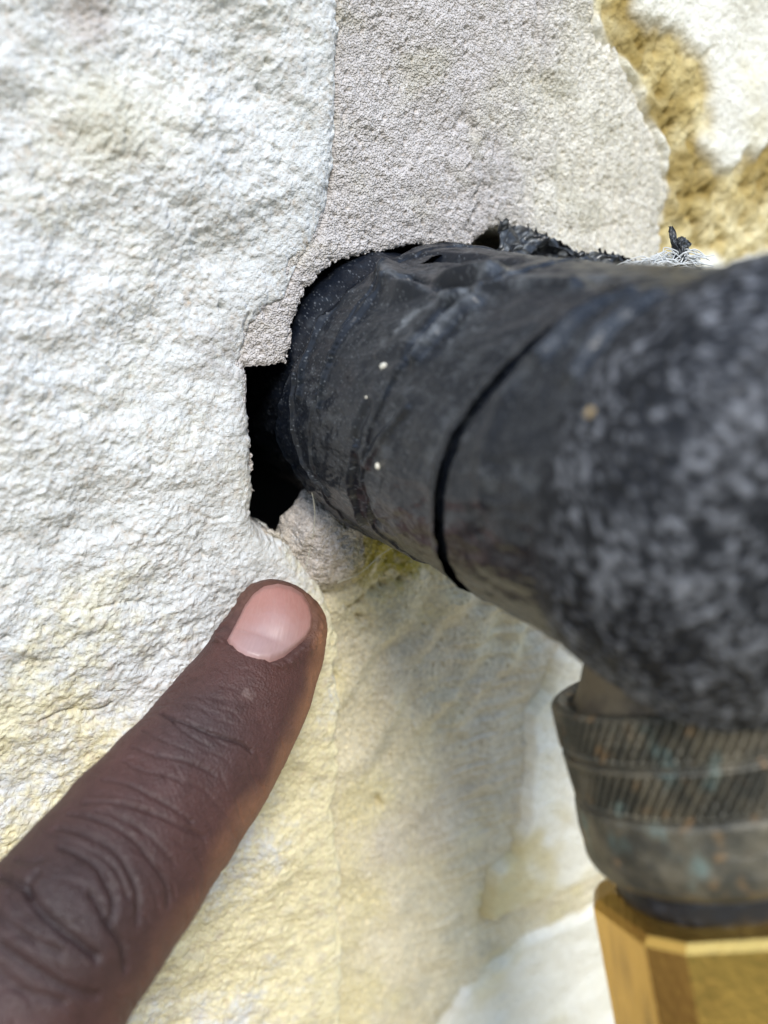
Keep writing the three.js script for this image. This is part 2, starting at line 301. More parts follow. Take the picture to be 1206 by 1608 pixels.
// one stone or the mortar as a dense sheet of real relief, cut along the gap and turned in at its broken rim
function sheet(xs, ys, zf, cf, drop) {
  const nx = xs.length, ny = ys.length, pos = [], col = [], uv = [], hs = new Float32Array(nx * ny), snap = new Uint8Array(nx * ny), idx = [];
  for (let j = 0; j < ny; j++) for (let i = 0; i < nx; i++) {
    let x = xs[i], y = ys[j];
    const cell = Math.max(xs[Math.min(i + 1, nx - 1)] - xs[Math.max(i - 1, 0)], ys[Math.min(j + 1, ny - 1)] - ys[Math.max(j - 1, 0)]) / 2;
    let h = hole(x, y);
    if (Math.abs(h) < 0.62 * cell && cell < 0.001) {
      const e = 4e-5, gx = (hole(x + e, y) - hole(x - e, y)) / (2 * e), gy = (hole(x, y + e) - hole(x, y - e)) / (2 * e), g2 = Math.max(0.2, gx * gx + gy * gy);
      x -= h * gx / g2; y -= h * gy / g2; h = 0; snap[j * nx + i] = 1;
    }
    hs[j * nx + i] = h;
    const far = Math.abs(x) > 0.55 || y < GROUND_Y + 0.001 || y > 0.48;
    const skip = drop(x, y);
    if (skip) hs[j * nx + i] = -1;
    pos.push(x, y, skip ? 0 : far ? -0.03 : zf(x, y)); uv.push(x, y); col.push(...(skip ? [0.5, 0.5, 0.5] : cf(x, y)));
  }
  const edges = new Map();
  const tri = (a, b, c) => {
    if (hs[a] < -1e-6 || hs[b] < -1e-6 || hs[c] < -1e-6 || snap[a] + snap[b] + snap[c] === 3) return;
    idx.push(a, b, c);
    for (const [p, q] of [[a, b], [b, c], [c, a]]) if (snap[p] && snap[q]) { const k = q * nx * ny + p; edges.has(k) ? edges.delete(k) : edges.set(p * nx * ny + q, [p, q]); }
  };
  for (let j = 0; j + 1 < ny; j++) for (let i = 0; i + 1 < nx; i++) {
    const a = j * nx + i, b = a + 1, c = a + nx, d = c + 1;
    if (hs[b] + hs[c] > hs[a] + hs[d]) { tri(a, b, c); tri(b, d, c); } else { tri(a, b, d); tri(a, d, c); }
  }
  const depths = [0, 0.0004, 0.001, 0.0018, 0.003, 0.006, 0.012, 0.022], rings = new Map();
  const ringOf = (v) => {
    if (rings.has(v)) return rings.get(v);
    const at0 = pos.length / 3, x = pos[3 * v], y = pos[3 * v + 1], z = pos[3 * v + 2];
    const e = 1e-4; let gx = hole(x + e, y) - hole(x - e, y), gy = hole(x, y + e) - hole(x, y - e); const l = Math.hypot(gx, gy) || 1; gx /= l; gy /= l;
    const lm = Math.exp(-Math.pow(((x - lumpP.x) / 0.0095) ** 2 + ((y - lumpP.y + 0.004) / 0.008) ** 2, 2)) * ss(-0.020, -0.019, x);
    depths.forEach((d0, i) => {
      const d = d0 * mix(1, 0.2, lm);
      const o = i ? 0.00025 * n3(x * 900, y * 900, d * 900) + d * 0.12 : 0;
      pos.push(x + gx * o, y + gy * o, z - d); uv.push(x + gx * d + 0.01, y + gy * d); col.push(...cf(x + 0.002 * n3(d * 600, x * 100, y * 100), y + d * 0.6).map((c) => c * 0.95));
    });
    rings.set(v, at0); return at0;
  };
  for (const [p, q] of edges.values()) {
    const a = ringOf(p), b = ringOf(q);
    for (let i = 0; i + 1 < depths.length; i++) idx.push(a + i, a + i + 1, b + i, b + i, a + i + 1, b + i + 1);
  }
  // keep only the points that are used
  const remap = new Int32Array(pos.length / 3).fill(-1), P = [], C = [], U = [];
  const id = idx.map((v) => { if (remap[v] < 0) { remap[v] = P.length / 3; P.push(pos[3 * v], pos[3 * v + 1], pos[3 * v + 2]); C.push(col[3 * v], col[3 * v + 1], col[3 * v + 2]); U.push(uv[2 * v], uv[2 * v + 1]); } return remap[v]; });
  return meshOf(P, id, C, U);
}
const stoneMat = new THREE.MeshStandardMaterial({ vertexColors: true, roughness: 0.95, bumpMap: bumped(split, 0.02), bumpScale: 0.00028 });
const mortarMat = new THREE.MeshStandardMaterial({ vertexColors: true, roughness: 0.97, bumpMap: bumped(sand, 0.034), bumpScale: 0.00024 });
part('limestone_block', sheet(axis(-0.6, -0.074, -0.0105, 0, 0.00021), axis(GROUND_Y, -0.122, 0.056, 0.5, 0.00024), leftZ, leftC, (x, y) => x > -0.03 && leftSdf(x, y) < -0.0024), stoneMat, wall, 'rough white split-face stone left of the mortar joint');
part('mortar', sheet(axis(-0.04, -0.030, 0.048, 0.3, 0.00021, 1.05), axis(GROUND_Y, -0.122, 0.062, 0.5, 0.00024, 1.06), mortarZ, mortarC, (x, y) => mortarSdf(x, y) < -0.0022 || leftSdf(x, y) > 0.004), mortarMat, wall, 'sandy grey mortar smeared around the pipe');
part('limestone_block', sheet(axis(0, 0.014, 0.10, 0.6, 0.00042, 1.1), axis(GROUND_Y, -0.125, 0.07, 0.5, 0.00046, 1.1), rightZ(upperRightPoly, 100), rightC(100), (() => { const s = polySdf(upperRightPoly); return (x, y) => s(x, y) < -0.004; })()), stoneMat, wall, 'white stone with ochre brown stains right of the mortar');
part('limestone_block', sheet(axis(-0.02, 0, 0.13, 0.6, 0.0008, 1.1), axis(GROUND_Y, -0.22, -0.06, 0, 0.0008, 1.1), rightZ(lowerRightPoly, 120), rightC(120), (() => { const s = polySdf(lowerRightPoly); return (x, y) => s(x, y) < -0.004; })()), stoneMat, wall, 'white stone below the slanting mortar bed');
{ // a rounded lump of mortar sitting in the bottom of the gap
  const g = mergeVertices(new THREE.IcosahedronGeometry(1, 60)), a = g.attributes.position, c0 = onWall(516, 846, -0.0035), col = [], uv = [];
  for (let i = 0; i < a.count; i++) {
    const v = V().fromBufferAttribute(a, i).normalize(), p = V(c0.x + v.x * 0.0088, c0.y + v.y * 0.0088, c0.z + v.z * 0.0060);
    const d = 0.0009 * n3(p.x * 150, p.y * 150, p.z * 150) + 0.0003 * n3(p.x * 420, p.y * 420, p.z * 420) - 0.0003 * ss(0.4, 0.8, n3(p.x * 600, p.y * 600, p.z * 600)) + 0.00014 * n3(p.x * 1000, p.y * 1000, p.z * 1000) + 0.00012 * n3(p.x * 2400, p.y * 2400, p.z * 2400);
    p.addScaledVector(v, d); a.setXYZ(i, p.x, p.y, p.z); uv.push(p.x + 0.7 * p.z, p.y - 0.7 * p.z);
    const c = mortarC(p.x, p.y + 0.3 * (p.z - c0.z)); col.push(...c);
  }
  g.setAttribute('color', new THREE.Float32BufferAttribute(col, 3)); g.setAttribute('uv', new THREE.Float32BufferAttribute(uv, 2)); g.computeVertexNormals();
  part('mortar_lump', g, mortarMat, wall, 'rounded pinkish mortar lump under the pipe');
}
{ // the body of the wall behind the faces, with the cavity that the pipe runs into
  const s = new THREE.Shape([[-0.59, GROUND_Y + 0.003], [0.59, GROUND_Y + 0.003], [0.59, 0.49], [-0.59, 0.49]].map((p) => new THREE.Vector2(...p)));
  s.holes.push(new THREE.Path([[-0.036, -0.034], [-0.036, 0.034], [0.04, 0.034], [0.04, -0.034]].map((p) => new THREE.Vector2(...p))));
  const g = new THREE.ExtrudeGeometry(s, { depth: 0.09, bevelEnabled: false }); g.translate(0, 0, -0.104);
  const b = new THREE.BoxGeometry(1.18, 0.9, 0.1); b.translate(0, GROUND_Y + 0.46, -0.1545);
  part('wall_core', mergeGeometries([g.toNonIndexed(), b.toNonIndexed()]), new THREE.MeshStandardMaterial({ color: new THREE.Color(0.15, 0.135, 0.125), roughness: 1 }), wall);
}

// ---------------------------------------------------------------- the wrapped pipe
const pipe = thing('wrapped_pipe', 'thick black taped pipe with speckled elbow coming out of the gap in the wall', 'pipe', V(0, 0, 0));
const phiOf = (p) => { const a = Math.atan2(p.y, p.x); return a < 0 ? a + 2 * PI : a; };
const RAD = PI / 180;
function zLine(list, R, tail) {        // an edge of tape as z over the angle round the pipe
  const pts = list.map(([x, y]) => { const p = onPipe(x, y, R); return [phiOf(p), p.z]; }).sort((a, b) => a[0] - b[0]);
  const [a0, z0] = pts[0], [a1, z1] = pts[pts.length - 1];
  return (phi) => {
    if (phi <= a0 || phi >= a1) { const t = phi >= a1 ? (phi - a1) / (2 * PI - (a1 - a0)) : (phi + 2 * PI - a1) / (2 * PI - (a1 - a0)); return mix(z1, z0, ss(0, 1, t)) + tail * Math.sin(t * PI); }
    let i = 0; while (pts[i + 1][0] < phi) i++;
    const t = (phi - pts[i][0]) / (pts[i + 1][0] - pts[i][0]); return mix(pts[i][1], pts[i + 1][1], t);
  };
}
const PHIS = []; for (let a = 78; a < 246; a += 0.34) PHIS.push(a * RAD); for (let a = 246; a < 438; a += 3) PHIS.push((a % 360) * RAD);
const smoothZ = (f) => { const n = 720, v = Array.from({ length: n }, (_, i) => { let s = 0; for (let k = -5; k <= 5; k++) s += f(((i + k + n) % n) / n * 2 * PI); return s / 11; }); return (phi) => { const t = ((phi / (2 * PI)) % 1 + 1) % 1 * n, i = Math.floor(t); return mix(v[i % n], v[(i + 1) % n], t - i); }; };
// a layer of tape: r(z, phi, p) from one edge to the other, with the thickness of its first edge
function tapeLayer(z0, z1, nz, rf, cf, curve = 1, lip = 0.0007) {
  return gridMesh(PHIS.length, nz + 2, (i, j) => {
    const phi = PHIS[i], a = z0(phi), b = z1(phi), u = clamp((j - 1) / nz), z = mix(a, b, Math.pow(u, curve));
    const r0 = 0.0222, q = V(r0 * Math.cos(phi), r0 * Math.sin(phi), z);
    const r = rf(z, phi, q, z - a) - (j === 0 ? lip : 0), p = V(r * Math.cos(phi), r * Math.sin(phi), z + (j === 0 ? 0.00008 : 0));
    return { p, c: cf(z, phi, q, z - a), uv: [phi * 0.022, z] };
  }, true);
}
const P = (list, R = 0.0222) => list.map(([x, y]) => onPipe(x, y, R));
const sleeveEdge = smoothZ(zLine([[720, 392], [680, 394], [640, 404], [585, 438], [535, 486], [492, 540], [460, 598], [443, 645], [440, 680], [451, 706], [470, 740], [490, 766], [512, 788], [535, 806]], 0.0222, 0.003));
const seamEdge = smoothZ(zLine([[985, 425], [930, 450], [880, 490], [830, 536], [780, 592], [744, 636], [714, 680], [694, 730], [685, 790], [689, 850], [702, 896], [730, 925]], 0.0224, 0.004));
const foamEdge = smoothZ(zLine([[1090, 440], [1020, 480], [955, 535], [905, 600], [868, 690], [845, 790], [838, 880], [850, 950], [880, 1000]], 0.0226, 0.004));
const plyA = smoothZ(zLine([[735, 470], [690, 500], [640, 560], [600, 630], [577, 700], [570, 770], [585, 825]], 0.0224, 0.003)), plyB = smoothZ(zLine([[660, 400], [600, 440], [545, 510], [512, 580], [492, 650], [490, 720], [520, 790]], 0.0224, 0.003));
const wobble = (z, phi, s) => 0.00024 * n3(phi * 6 + z * 60, z * 130, s) + 0.00004 * (1 - 2 * Math.abs(n3(phi * 9 + z * 150, z * 260 - phi * 3, s + 4))) + 0.00004 * n3(phi * 26, z * 420 + phi * 9, s + 1) + 0.000012 * n3(phi * 90, z * 2000, s + 2);
const folds = strokeField([
  { pts: P([[640, 412], [690, 404], [745, 402], [805, 405]]), a: -0.0013, w: 0.0013 },
  { pts: P([[610, 432], [625, 452], [665, 452], [720, 436], [770, 428]]), a: 0.0010, w: 0.0016 },
  { pts: P([[640, 444], [690, 449], [735, 446]]), a: -0.0010, w: 0.0010 },
  { pts: P([[700, 470], [760, 452], [830, 440], [900, 438]]), a: 0.0006, w: 0.0010 },
  { pts: P([[655, 562], [680, 528], [715, 492], [745, 472]]), a: 0.0007, w: 0.0009 },
  { pts: P([[640, 560], [668, 520], [700, 486], [735, 462]]), a: -0.0005, w: 0.0009 },
  { pts: P([[560, 450], [520, 500], [490, 560], [478, 620]]), a: 0.0004, w: 0.0006 },
  { pts: P([[610, 452], [560, 505], [520, 575], [505, 640]]), a: 0.00035, w: 0.0005 },
  { pts: P([[580, 640], [560, 700], [565, 760], [590, 820]]), a: -0.0003, w: 0.0008 },
  { pts: P([[470, 590], [466, 660], [480, 720], [520, 776]]), a: 0.00025, w: 0.0004 },
  { pts: P([[640, 640], [600, 690], [575, 730]]), a: 0.0003, w: 0.0006 },
  { pts: P([[560, 700], [556, 760], [575, 815]]), a: 0.0005, w: 0.0005 },
]);
const folds2 = strokeField([
  { pts: P([[905, 590], [940, 530], [985, 485], [1030, 460]]), a: 0.0006, w: 0.0011 },
  { pts: P([[850, 560], [890, 510], [940, 470], [985, 452]]), a: 0.0005, w: 0.0010 },
  { pts: P([[800, 610], [770, 690], [760, 780]]), a: 0.0002, w: 0.0012 },
]);
const dustAndSheen = strokeField([  // scuffs and dust, plus fold highlights and sky sheen painted as pale streaks
  { pts: P([[632, 512], [652, 490], [690, 474], [742, 460]]), a: 0.26, w: 0.0008 },
  { pts: P([[655, 560], [682, 528], [714, 494], [742, 474]]), a: 0.22, w: 0.0006 },
  { pts: P([[610, 436], [640, 452], [690, 458], [735, 452]]), a: 0.16, w: 0.0005 },
  { pts: P([[820, 444], [880, 430], [940, 425]]), a: 0.22, w: 0.0009 },
  { pts: P([[480, 470], [520, 440], [580, 415]], 0.0213), a: 0.10, w: 0.0008 },
  { pts: P([[460, 560], [490, 500], [540, 450]]), a: 0.05, w: 0.0004 },
  { pts: P([[500, 640], [540, 550], [600, 480]]), a: 0.05, w: 0.0003 },
  { pts: P([[985, 500], [930, 555], [895, 625]]), a: 0.10, w: 0.0009 }, { pts: P([[900, 520], [850, 560], [800, 610]]), a: 0.08, w: 0.0009 }, { pts: P([[700, 660], [690, 690], [672, 720]]), a: 0.10, w: 0.0010 },
  { pts: P([[760, 470], [740, 500], [700, 545]]), a: 0.09, w: 0.0012 }, { pts: P([[630, 505], [622, 522]]), a: 0.30, w: 0.0006 }, { pts: P([[742, 560], [720, 590]]), a: 0.09, w: 0.0010 }, { pts: P([[750, 440], [790, 425], [830, 420]]), a: 0.20, w: 0.0006 },
  { pts: P([[458, 650], [470, 705], [500, 760], [540, 805]]), a: 0.06, w: 0.00025 }, { pts: P([[560, 830], [620, 860], [680, 895]]), a: 0.05, w: 0.0005 },
]);
const tapeC = (s, cover) => (z, phi, q) => {
  const streak = n3(phi * 9 + z * 170, z * 260 - phi * 4, s) * 0.6 + n3(phi * 34, z * 900, s + 3) * 0.4;
  const up = n3(phi * 5, z * 90, s + 5);
  let d = 0.07 * ss(0.35, 1.0, streak + 0.6 * up) * cover + 0.005 * (0.5 + 0.5 * n3(phi * 60, z * 2600, s + 6));
  d += clamp(0.75 * dustAndSheen(q)) * ss(-1.0, 0.7, 0.6 * n3(q.x * 1500, q.y * 1500, q.z * 1500 + s) + 0.8 * n3(q.x * 350, q.y * 350, q.z * 350 + s));
  d += 0.22 * ss(0.78, 0.88, n3(q.x * 2000, q.y * 2000, q.z * 2000 + s)) + 0.16 * ss(0.8, 0.9, n3(q.x * 4200, q.y * 4200, q.z * 4200 + s));
  return mixc([0.005, 0.007, 0.012], [0.54, 0.57, 0.60], clamp(d, 0, 0.8));
};
const tapeMat = new THREE.MeshPhysicalMaterial({ vertexColors: true, roughness: 0.36, specularIntensity: 0.4, clearcoat: 0.3, clearcoatRoughness: 0.18, bumpMap: bumped(grain, 0.02), bumpScale: 0.00005 });
const innerR = (z, phi) => 0.0214 + 0.0019 * ss(2.95, 2.5, phi) * ss(1.5, 2.0, phi) * ss(0.0045, -0.0005, z) + wobble(z, phi, 500) + 0.0003 * Math.sin(phi * 2 + 1);
part('inner_tape', tapeLayer(() => -0.075, () => 0.012, 200, innerR, tapeC(510, 0.25), 0.4), tapeMat, pipe);
for (let k = 0; k < 2; k++) { // frayed layers under the edge of the sleeve
  const e = (phi) => sleeveEdge(phi) - (0.0005 + 0.0004 * k) - 0.0003 * n3(phi * 14, 3, 520 + k) - 0.00015 * n3(phi * 60, 3, 521 + k) + 0.0006 * ss(2.4, 1.9, phi);
  part('tape_layer', tapeLayer(e, (phi) => e(phi) + 0.006, 30, (z, phi, q) => 0.0221 - 0.00022 * k + wobble(z, phi, 525 + k), tapeC(526, 0.3)), tapeMat, pipe);
}
const sleeveR = (z, phi, q, s) => {
  const toSeam = seamEdge(phi) - z;
  const lower = ss(2.15, 2.75, phi), ply = 0.00036 * ss(0.00015, -0.00012, z - plyA(phi) - 0.0003 * n3(phi * 3, 2, 580)) - 0.0003 * ss(-0.0001, 0.00018, z - plyB(phi) - 0.0003 * n3(phi * 3, 2, 581));
  return 0.02245 + ply + wobble(z, phi, 540) + 2.0 * folds(q) + 0.00025 * Math.exp(-s / 0.0005) + (0.05 + 0.95 * lower) * 0.00065 * Math.exp(-(((toSeam - 0.0002) / 0.0011) ** 2)) - 0.0010 * ss(0.012, 0.03, z) * Math.max(0, Math.sin(phi)) ** 3;
};
part('tape_sleeve', tapeLayer((phi) => sleeveEdge(phi) + 0.0001 * n3(phi * 40, 1, 541), (phi) => seamEdge(phi), 230, sleeveR, tapeC(550, 0.8)), tapeMat, pipe);
const overR = (z, phi, q, s) => {
  const lower = ss(2.15, 2.75, phi);
  return 0.02248 + wobble(z, phi, 560) + 2.0 * folds2(q) - (0.04 + 0.96 * lower) * 0.0008 * Math.exp(-((Math.max(0, s - 0.0014) / 0.0009) ** 2)) - 0.0014 * Math.max(0, Math.sin(phi)) ** 3;
};
part('tape_overlap', tapeLayer((phi) => seamEdge(phi) - 0.0012, (phi) => foamEdge(phi) + 0.004, 150, overR, tapeC(570, 1.1)), tapeMat, pipe);
// chips of plaster stuck to the tape
const chipMat = new THREE.MeshStandardMaterial({ color: new THREE.Color(0.72, 0.68, 0.58), roughness: 0.95 });
const chip = (px, py, sx, sy, R, turn, m = chipMat) => {
  const g = new THREE.IcosahedronGeometry(1, 3), p = onPipe(px, py, R), k = px;
  const a = g.attributes.position; for (let i = 0; i < a.count; i++) { const v = V().fromBufferAttribute(a, i), s = 1 + 0.3 * n3(v.x * 1.4 + k, v.y * 1.4, v.z * 1.4); a.setXYZ(i, v.x * s * sx, v.y * s * sy, v.z * s * 0.0003); }
  const nrm = V(p.x, p.y, 0).normalize(), q = new THREE.Quaternion().setFromRotationMatrix(new THREE.Matrix4().makeBasis(V(0, 0, 1), nrm.clone().cross(V(0, 0, 1)), nrm));
  g.rotateZ(turn); g.applyQuaternion(q); g.translate(p.x, p.y, p.z); const o = mergeVertices(g); o.computeVertexNormals(); part('plaster_chip', o, m, pipe);
};
chip(602, 575, 0.0006, 0.0004, 0.0224, 0.3); chip(773, 432, 0.0016, 0.0007, 0.0221, 0.9); chip(577, 624, 0.0002, 0.00015, 0.0224, 1); chip(593, 732, 0.0002, 0.0004, 0.0224, 0.2);
chip(926, 648, 0.0005, 0.0003, 0.0236, 1.2, new THREE.MeshStandardMaterial({ color: new THREE.Color(0.36, 0.26, 0.13), roughness: 0.9 }));

// a surface from a field that is positive inside
function isoMesh(f, centre, half, res) {
  const mc = new MarchingCubes(res, new THREE.MeshBasicMaterial(), false, false, 900000);
  mc.isolation = 0;
  for (let k = 0; k < res; k++) for (let j = 0; j < res; j++) for (let i = 0; i < res; i++)
    mc.field[i + j * res + k * res * res] = f(V(centre.x + half * (2 * i / res - 1), centre.y + half * (2 * j / res - 1), centre.z + half * (2 * k / res - 1)));
  mc.update();
  const n = mc.count, g = new THREE.BufferGeometry();
  g.setAttribute('position', new THREE.Float32BufferAttribute(Array.from(mc.positionArray.slice(0, n * 3)), 3));
  g.scale(half, half, half); g.translate(centre.x, centre.y, centre.z);
  const m = mergeVertices(g, half * 1e-4); m.computeVertexNormals(); return m;
}
const smin = (a, b, k) => { const h = clamp(0.5 + 0.5 * (b - a) / k); return mix(b, a, h) - k * h * (1 - h); };
const capsule = (p, a, b, ra, rb) => { const e = b.clone().sub(a), t = clamp(p.clone().sub(a).dot(e) / e.lengthSq()); return p.distanceTo(a.clone().addScaledVector(e, t)) - mix(ra, rb, t); };
const TAP0 = V(0, 0, 0.0502), TAPD = V(0, -1, 0.4).normalize();
{ // speckled foam covering over the elbow
  const end = 0.0785;
  const f = (p) => {
    const phi = phiOf(p), R = 0.0228 - 0.0013 * Math.max(0, Math.sin(phi)) ** 3 * ss(0.065, 0.045, p.z) + 0.0007 * ss(0.046, 0.06, p.z) * Math.max(0, -Math.sin(phi)), rr = Math.hypot(p.x, p.y) - R;
    const zz = p.z - end, ro = 0.012, qx = rr + ro, qz = zz + ro;       // the far end is rounded over
    let d = Math.hypot(Math.max(qx, 0), Math.max(qz, 0)) + Math.min(Math.max(qx, qz), 0) - ro;
    const k = p.clone().sub(TAP0).dot(TAPD), ax = p.clone().sub(TAP0).addScaledVector(TAPD, -k).length();
    d = smin(d, Math.max(ax - 0.0100, k - 0.0240), 0.003);
    const step = foamEdge(phi) - p.z + 0.0004 * n3(phi * 7, 5, 600);
    const inner = Math.max(Math.hypot(p.x, p.y) - 0.0205, 0);
    d = Math.max(d, step, -0.002 - d + 0 * inner);
    return -d;
  };
  const g = isoMesh(f, V(0, -0.006, 0.054), 0.036, 160), a = g.attributes.position, nn = g.attributes.normal, col = [], uv = [];
  for (let i = 0; i < a.count; i++) {
    const p = V().fromBufferAttribute(a, i), q = V().fromBufferAttribute(nn, i);
    const w = n3(p.x * 90, p.y * 90, p.z * 90) * 0.0012, s = n3(p.x * 800 + w * 400, p.y * 800, p.z * 800) * 0.65 + n3(p.x * 1500, p.y * 1500, p.z * 1500 + 7) * 0.4 + 0.25 * n3(p.x * 120, p.y * 120, p.z * 120 + 3);
    const edge = ss(0, 0.005, p.z - foamEdge(phiOf(p)));
    const b = ss(0.0, 0.5, s) * mix(0.3, 1, edge);
    const out = q.dot(V(p.x, p.y, 0).normalize()) > -0.3 ? 1 : 0;
    p.addScaledVector(q, out * 0.00042 * (s + 0.2) * edge);
    a.setXYZ(i, p.x, p.y, p.z); col.push(...mixc([0.008, 0.009, 0.012], [0.22, 0.225, 0.245], b * (0.7 + 0.3 * n3(p.x * 300, p.y * 300, p.z * 300 + 9)))); uv.push(phiOf(p) * 0.022, p.z);
  }
  g.setAttribute('color', new THREE.Float32BufferAttribute(col, 3)); g.setAttribute('uv', new THREE.Float32BufferAttribute(uv, 2)); g.computeVertexNormals();
  part('foam_covering', g, new THREE.MeshPhysicalMaterial({ vertexColors: true, roughness: 0.55, specularIntensity: 0.5 }), pipe, 'speckled grey and black foam covering');
}
// torn tape standing up between the pipe and the wall
function scrap(grid, thick, mat, name, k = 0.0005) {        // rows of points -> a crumpled sheet with thickness
  const nu = 44, nv = 26, rows = grid.map((r) => new THREE.CatmullRomCurve3(r));
  const mid = (i, j) => { const u = i / (nu - 1), v = j / (nv - 1); const p = new THREE.CatmullRomCurve3(rows.map((c) => c.getPoint(u))).getPoint(v); return p.add(V(k * n3(u * 7, v * 5, 700), k * n3(u * 7, v * 5, 710), k * 1.8 * n3(u * 6, v * 4, 720))).addScaledVector(V(0, 1, 0), v > 0.99 ? 1.2 * k * n3(u * 22, 0, 730) : 0); };
  const colour = (i, j) => mixc([0.014, 0.015, 0.017], [0.35, 0.36, 0.36], 0.5 * ss(0.2, 0.8, n3(i * 0.35, j * 0.4, 740)));
  const f = (o) => (i, j) => ({ p: mid(i, j).addScaledVector(V(-0.3, 0.1, 0.95), o), c: colour(i, j), uv: [i * 0.0003, j * 0.0003] });
  const A = gridMesh(nu, nv, f(thick / 2)), B = gridMesh(nu, nv, f(-thick / 2));
  const rim = []; for (let i = 0; i < nu; i++) rim.push([i, 0]); for (let j = 1; j < nv; j++) rim.push([nu - 1, j]); for (let i = nu - 2; i >= 0; i--) rim.push([i, nv - 1]); for (let j = nv - 2; j > 0; j--) rim.push([0, j]);
  const E = gridMesh(rim.length, 2, (i, j) => f(j ? thick / 2 : -thick / 2)(...rim[i]), true);
  return part(name, mergeGeometries([A, B, E]), mat, pipe);
}
const W = (x, y, z) => onWall(x, y, z);
scrap([[W(735, 440, 0.006), W(800, 440, 0.006), W(860, 440, 0.008), W(920, 440, 0.009)], [W(775, 395, 0.004), W(815, 400, 0.006), W(860, 405, 0.004), W(912, 412, 0.006)], [W(785, 345, 0.004), W(822, 356, 0.0015), W(862, 371, 0.005), W(908, 400, 0.004)]], 0.0003, tapeMat, 'torn_tape');
scrap([[W(905, 450, 0.012), W(950, 450, 0.013), W(985, 450, 0.012), W(1010, 450, 0.013)], [W(905, 420, 0.011), W(945, 424, 0.013), W(980, 425, 0.011), W(1010, 430, 0.012)], [W(905, 398, 0.011), W(935, 396, 0.010), W(965, 400, 0.011), W(1000, 414, 0.012)]], 0.0003, tapeMat, 'torn_tape');
{
  const A = (x, y, t = 0.128) => at(x, y, t);
  scrap([[A(1058, 420), A(1072, 420, 0.127), A(1090, 425)], [A(1055, 390), A(1068, 395, 0.1265), A(1080, 398)], [A(1050, 370), A(1060, 380, 0.1275), A(1068, 388)], [A(1051, 356), A(1056, 357), A(1059, 362)]], 0.00018, tapeMat, 'torn_tape', 0.0001);
  scrap([[A(1062, 420), A(1075, 420, 0.127), A(1085, 425)], [A(1060, 392), A(1070, 386, 0.1265), A(1078, 396)], [A(1058, 376), A(1072, 372, 0.127), A(1086, 384)]], 0.00018, tapeMat, 'torn_tape', 0.0001);
  const tubes = [];
  for (let i = 0; i < 95; i++) {
    const x = mix(985, 1095, Math.pow(rnd(), 0.7)), y = 424 - 26 * rnd() * ss(970, 1060, x), t = 0.126 + 0.004 * rnd();
    const pts = [0, 1, 2, 3].map((k) => A(x + (k - 1.5) * (8 + 12 * rnd()) + 8 * (rnd() - 0.5), y - Math.sin(k / 3 * PI) * 14 * rnd() + 10 * (rnd() - 0.4), t + 0.001 * (rnd() - 0.5)));
    tubes.push(new THREE.TubeGeometry(new THREE.CatmullRomCurve3(pts), 12, 0.00006 + 0.00005 * rnd(), 5));
  }
  const fl = part('fibre_tuft', mergeGeometries(tubes), new THREE.MeshStandardMaterial({ color: new THREE.Color(0.62, 0.63, 0.62), roughness: 0.9 }), pipe, 'tuft of pale grey fibres on the tape'); fl.userData.kind = 'stuff';
  const th = (pts, r) => new THREE.TubeGeometry(new THREE.CatmullRomCurve3(pts), 60, r, 6);
  const threadMat = new THREE.MeshStandardMaterial({ color: new THREE.Color(0.55, 0.52, 0.42), roughness: 0.7 });
  part('thread', th([W(484, 745, 0.003), W(490, 775, 0.003), W(494, 795, 0.0025), W(493, 830, 0.002), W(487, 862, 0.001), W(478, 900, 0.001)], 0.00007), threadMat, pipe);
  part('thread', th([W(478, 745, 0.003), W(487, 760, 0.0035), W(492, 782, 0.003), W(494, 800, 0.0025)], 0.0001), threadMat, pipe);
  part('thread', th([W(530, 915, 0.002), W(565, 900, 0.0025), W(600, 870, 0.004), W(625, 855, 0.006)], 0.00007), threadMat, pipe);
}

// ---------------------------------------------------------------- brass hose fitting
const fitting = thing('hose_fitting', 'tarnished brass hose fitting with knurled collar and green corrosion hanging under the pipe elbow', 'fitting', TAP0.clone().addScaledVector(TAPD, 0.03));
const E1 = V(1, 0, 0), E2 = TAPD.clone().cross(E1).normalize();
const axial = (k, r, a) => TAP0.clone().addScaledVector(TAPD, k - 0.0034).addScaledVector(E1, r * Math.cos(a)).addScaledVector(E2, r * Math.sin(a));
function spun(prof, na, disp, cf) {          // prof: [[k, r] ...] dense outline round the fitting's axis
  return gridMesh(na, prof.length, (i, j) => { const a = i / na * 2 * PI, [k, r0] = prof[j], p0 = axial(k, r0, a), r = r0 + (disp ? disp(k, a, p0) : 0); return { p: axial(k, r, a), c: cf(k, a, p0), uv: [a * 0.015, k] }; }, true);
}
function outline(pts, step = 0.0002) { const o = []; for (let i = 0; i + 1 < pts.length; i++) { const [k0, r0] = pts[i], [k1, r1] = pts[i + 1], n = Math.max(1, Math.round(Math.hypot(k1 - k0, r1 - r0) / step)); for (let q = 0; q < n; q++) o.push([mix(k0, k1, q / n), mix(r0, r1, q / n)]); } o.push(pts[pts.length - 1]); return o; }
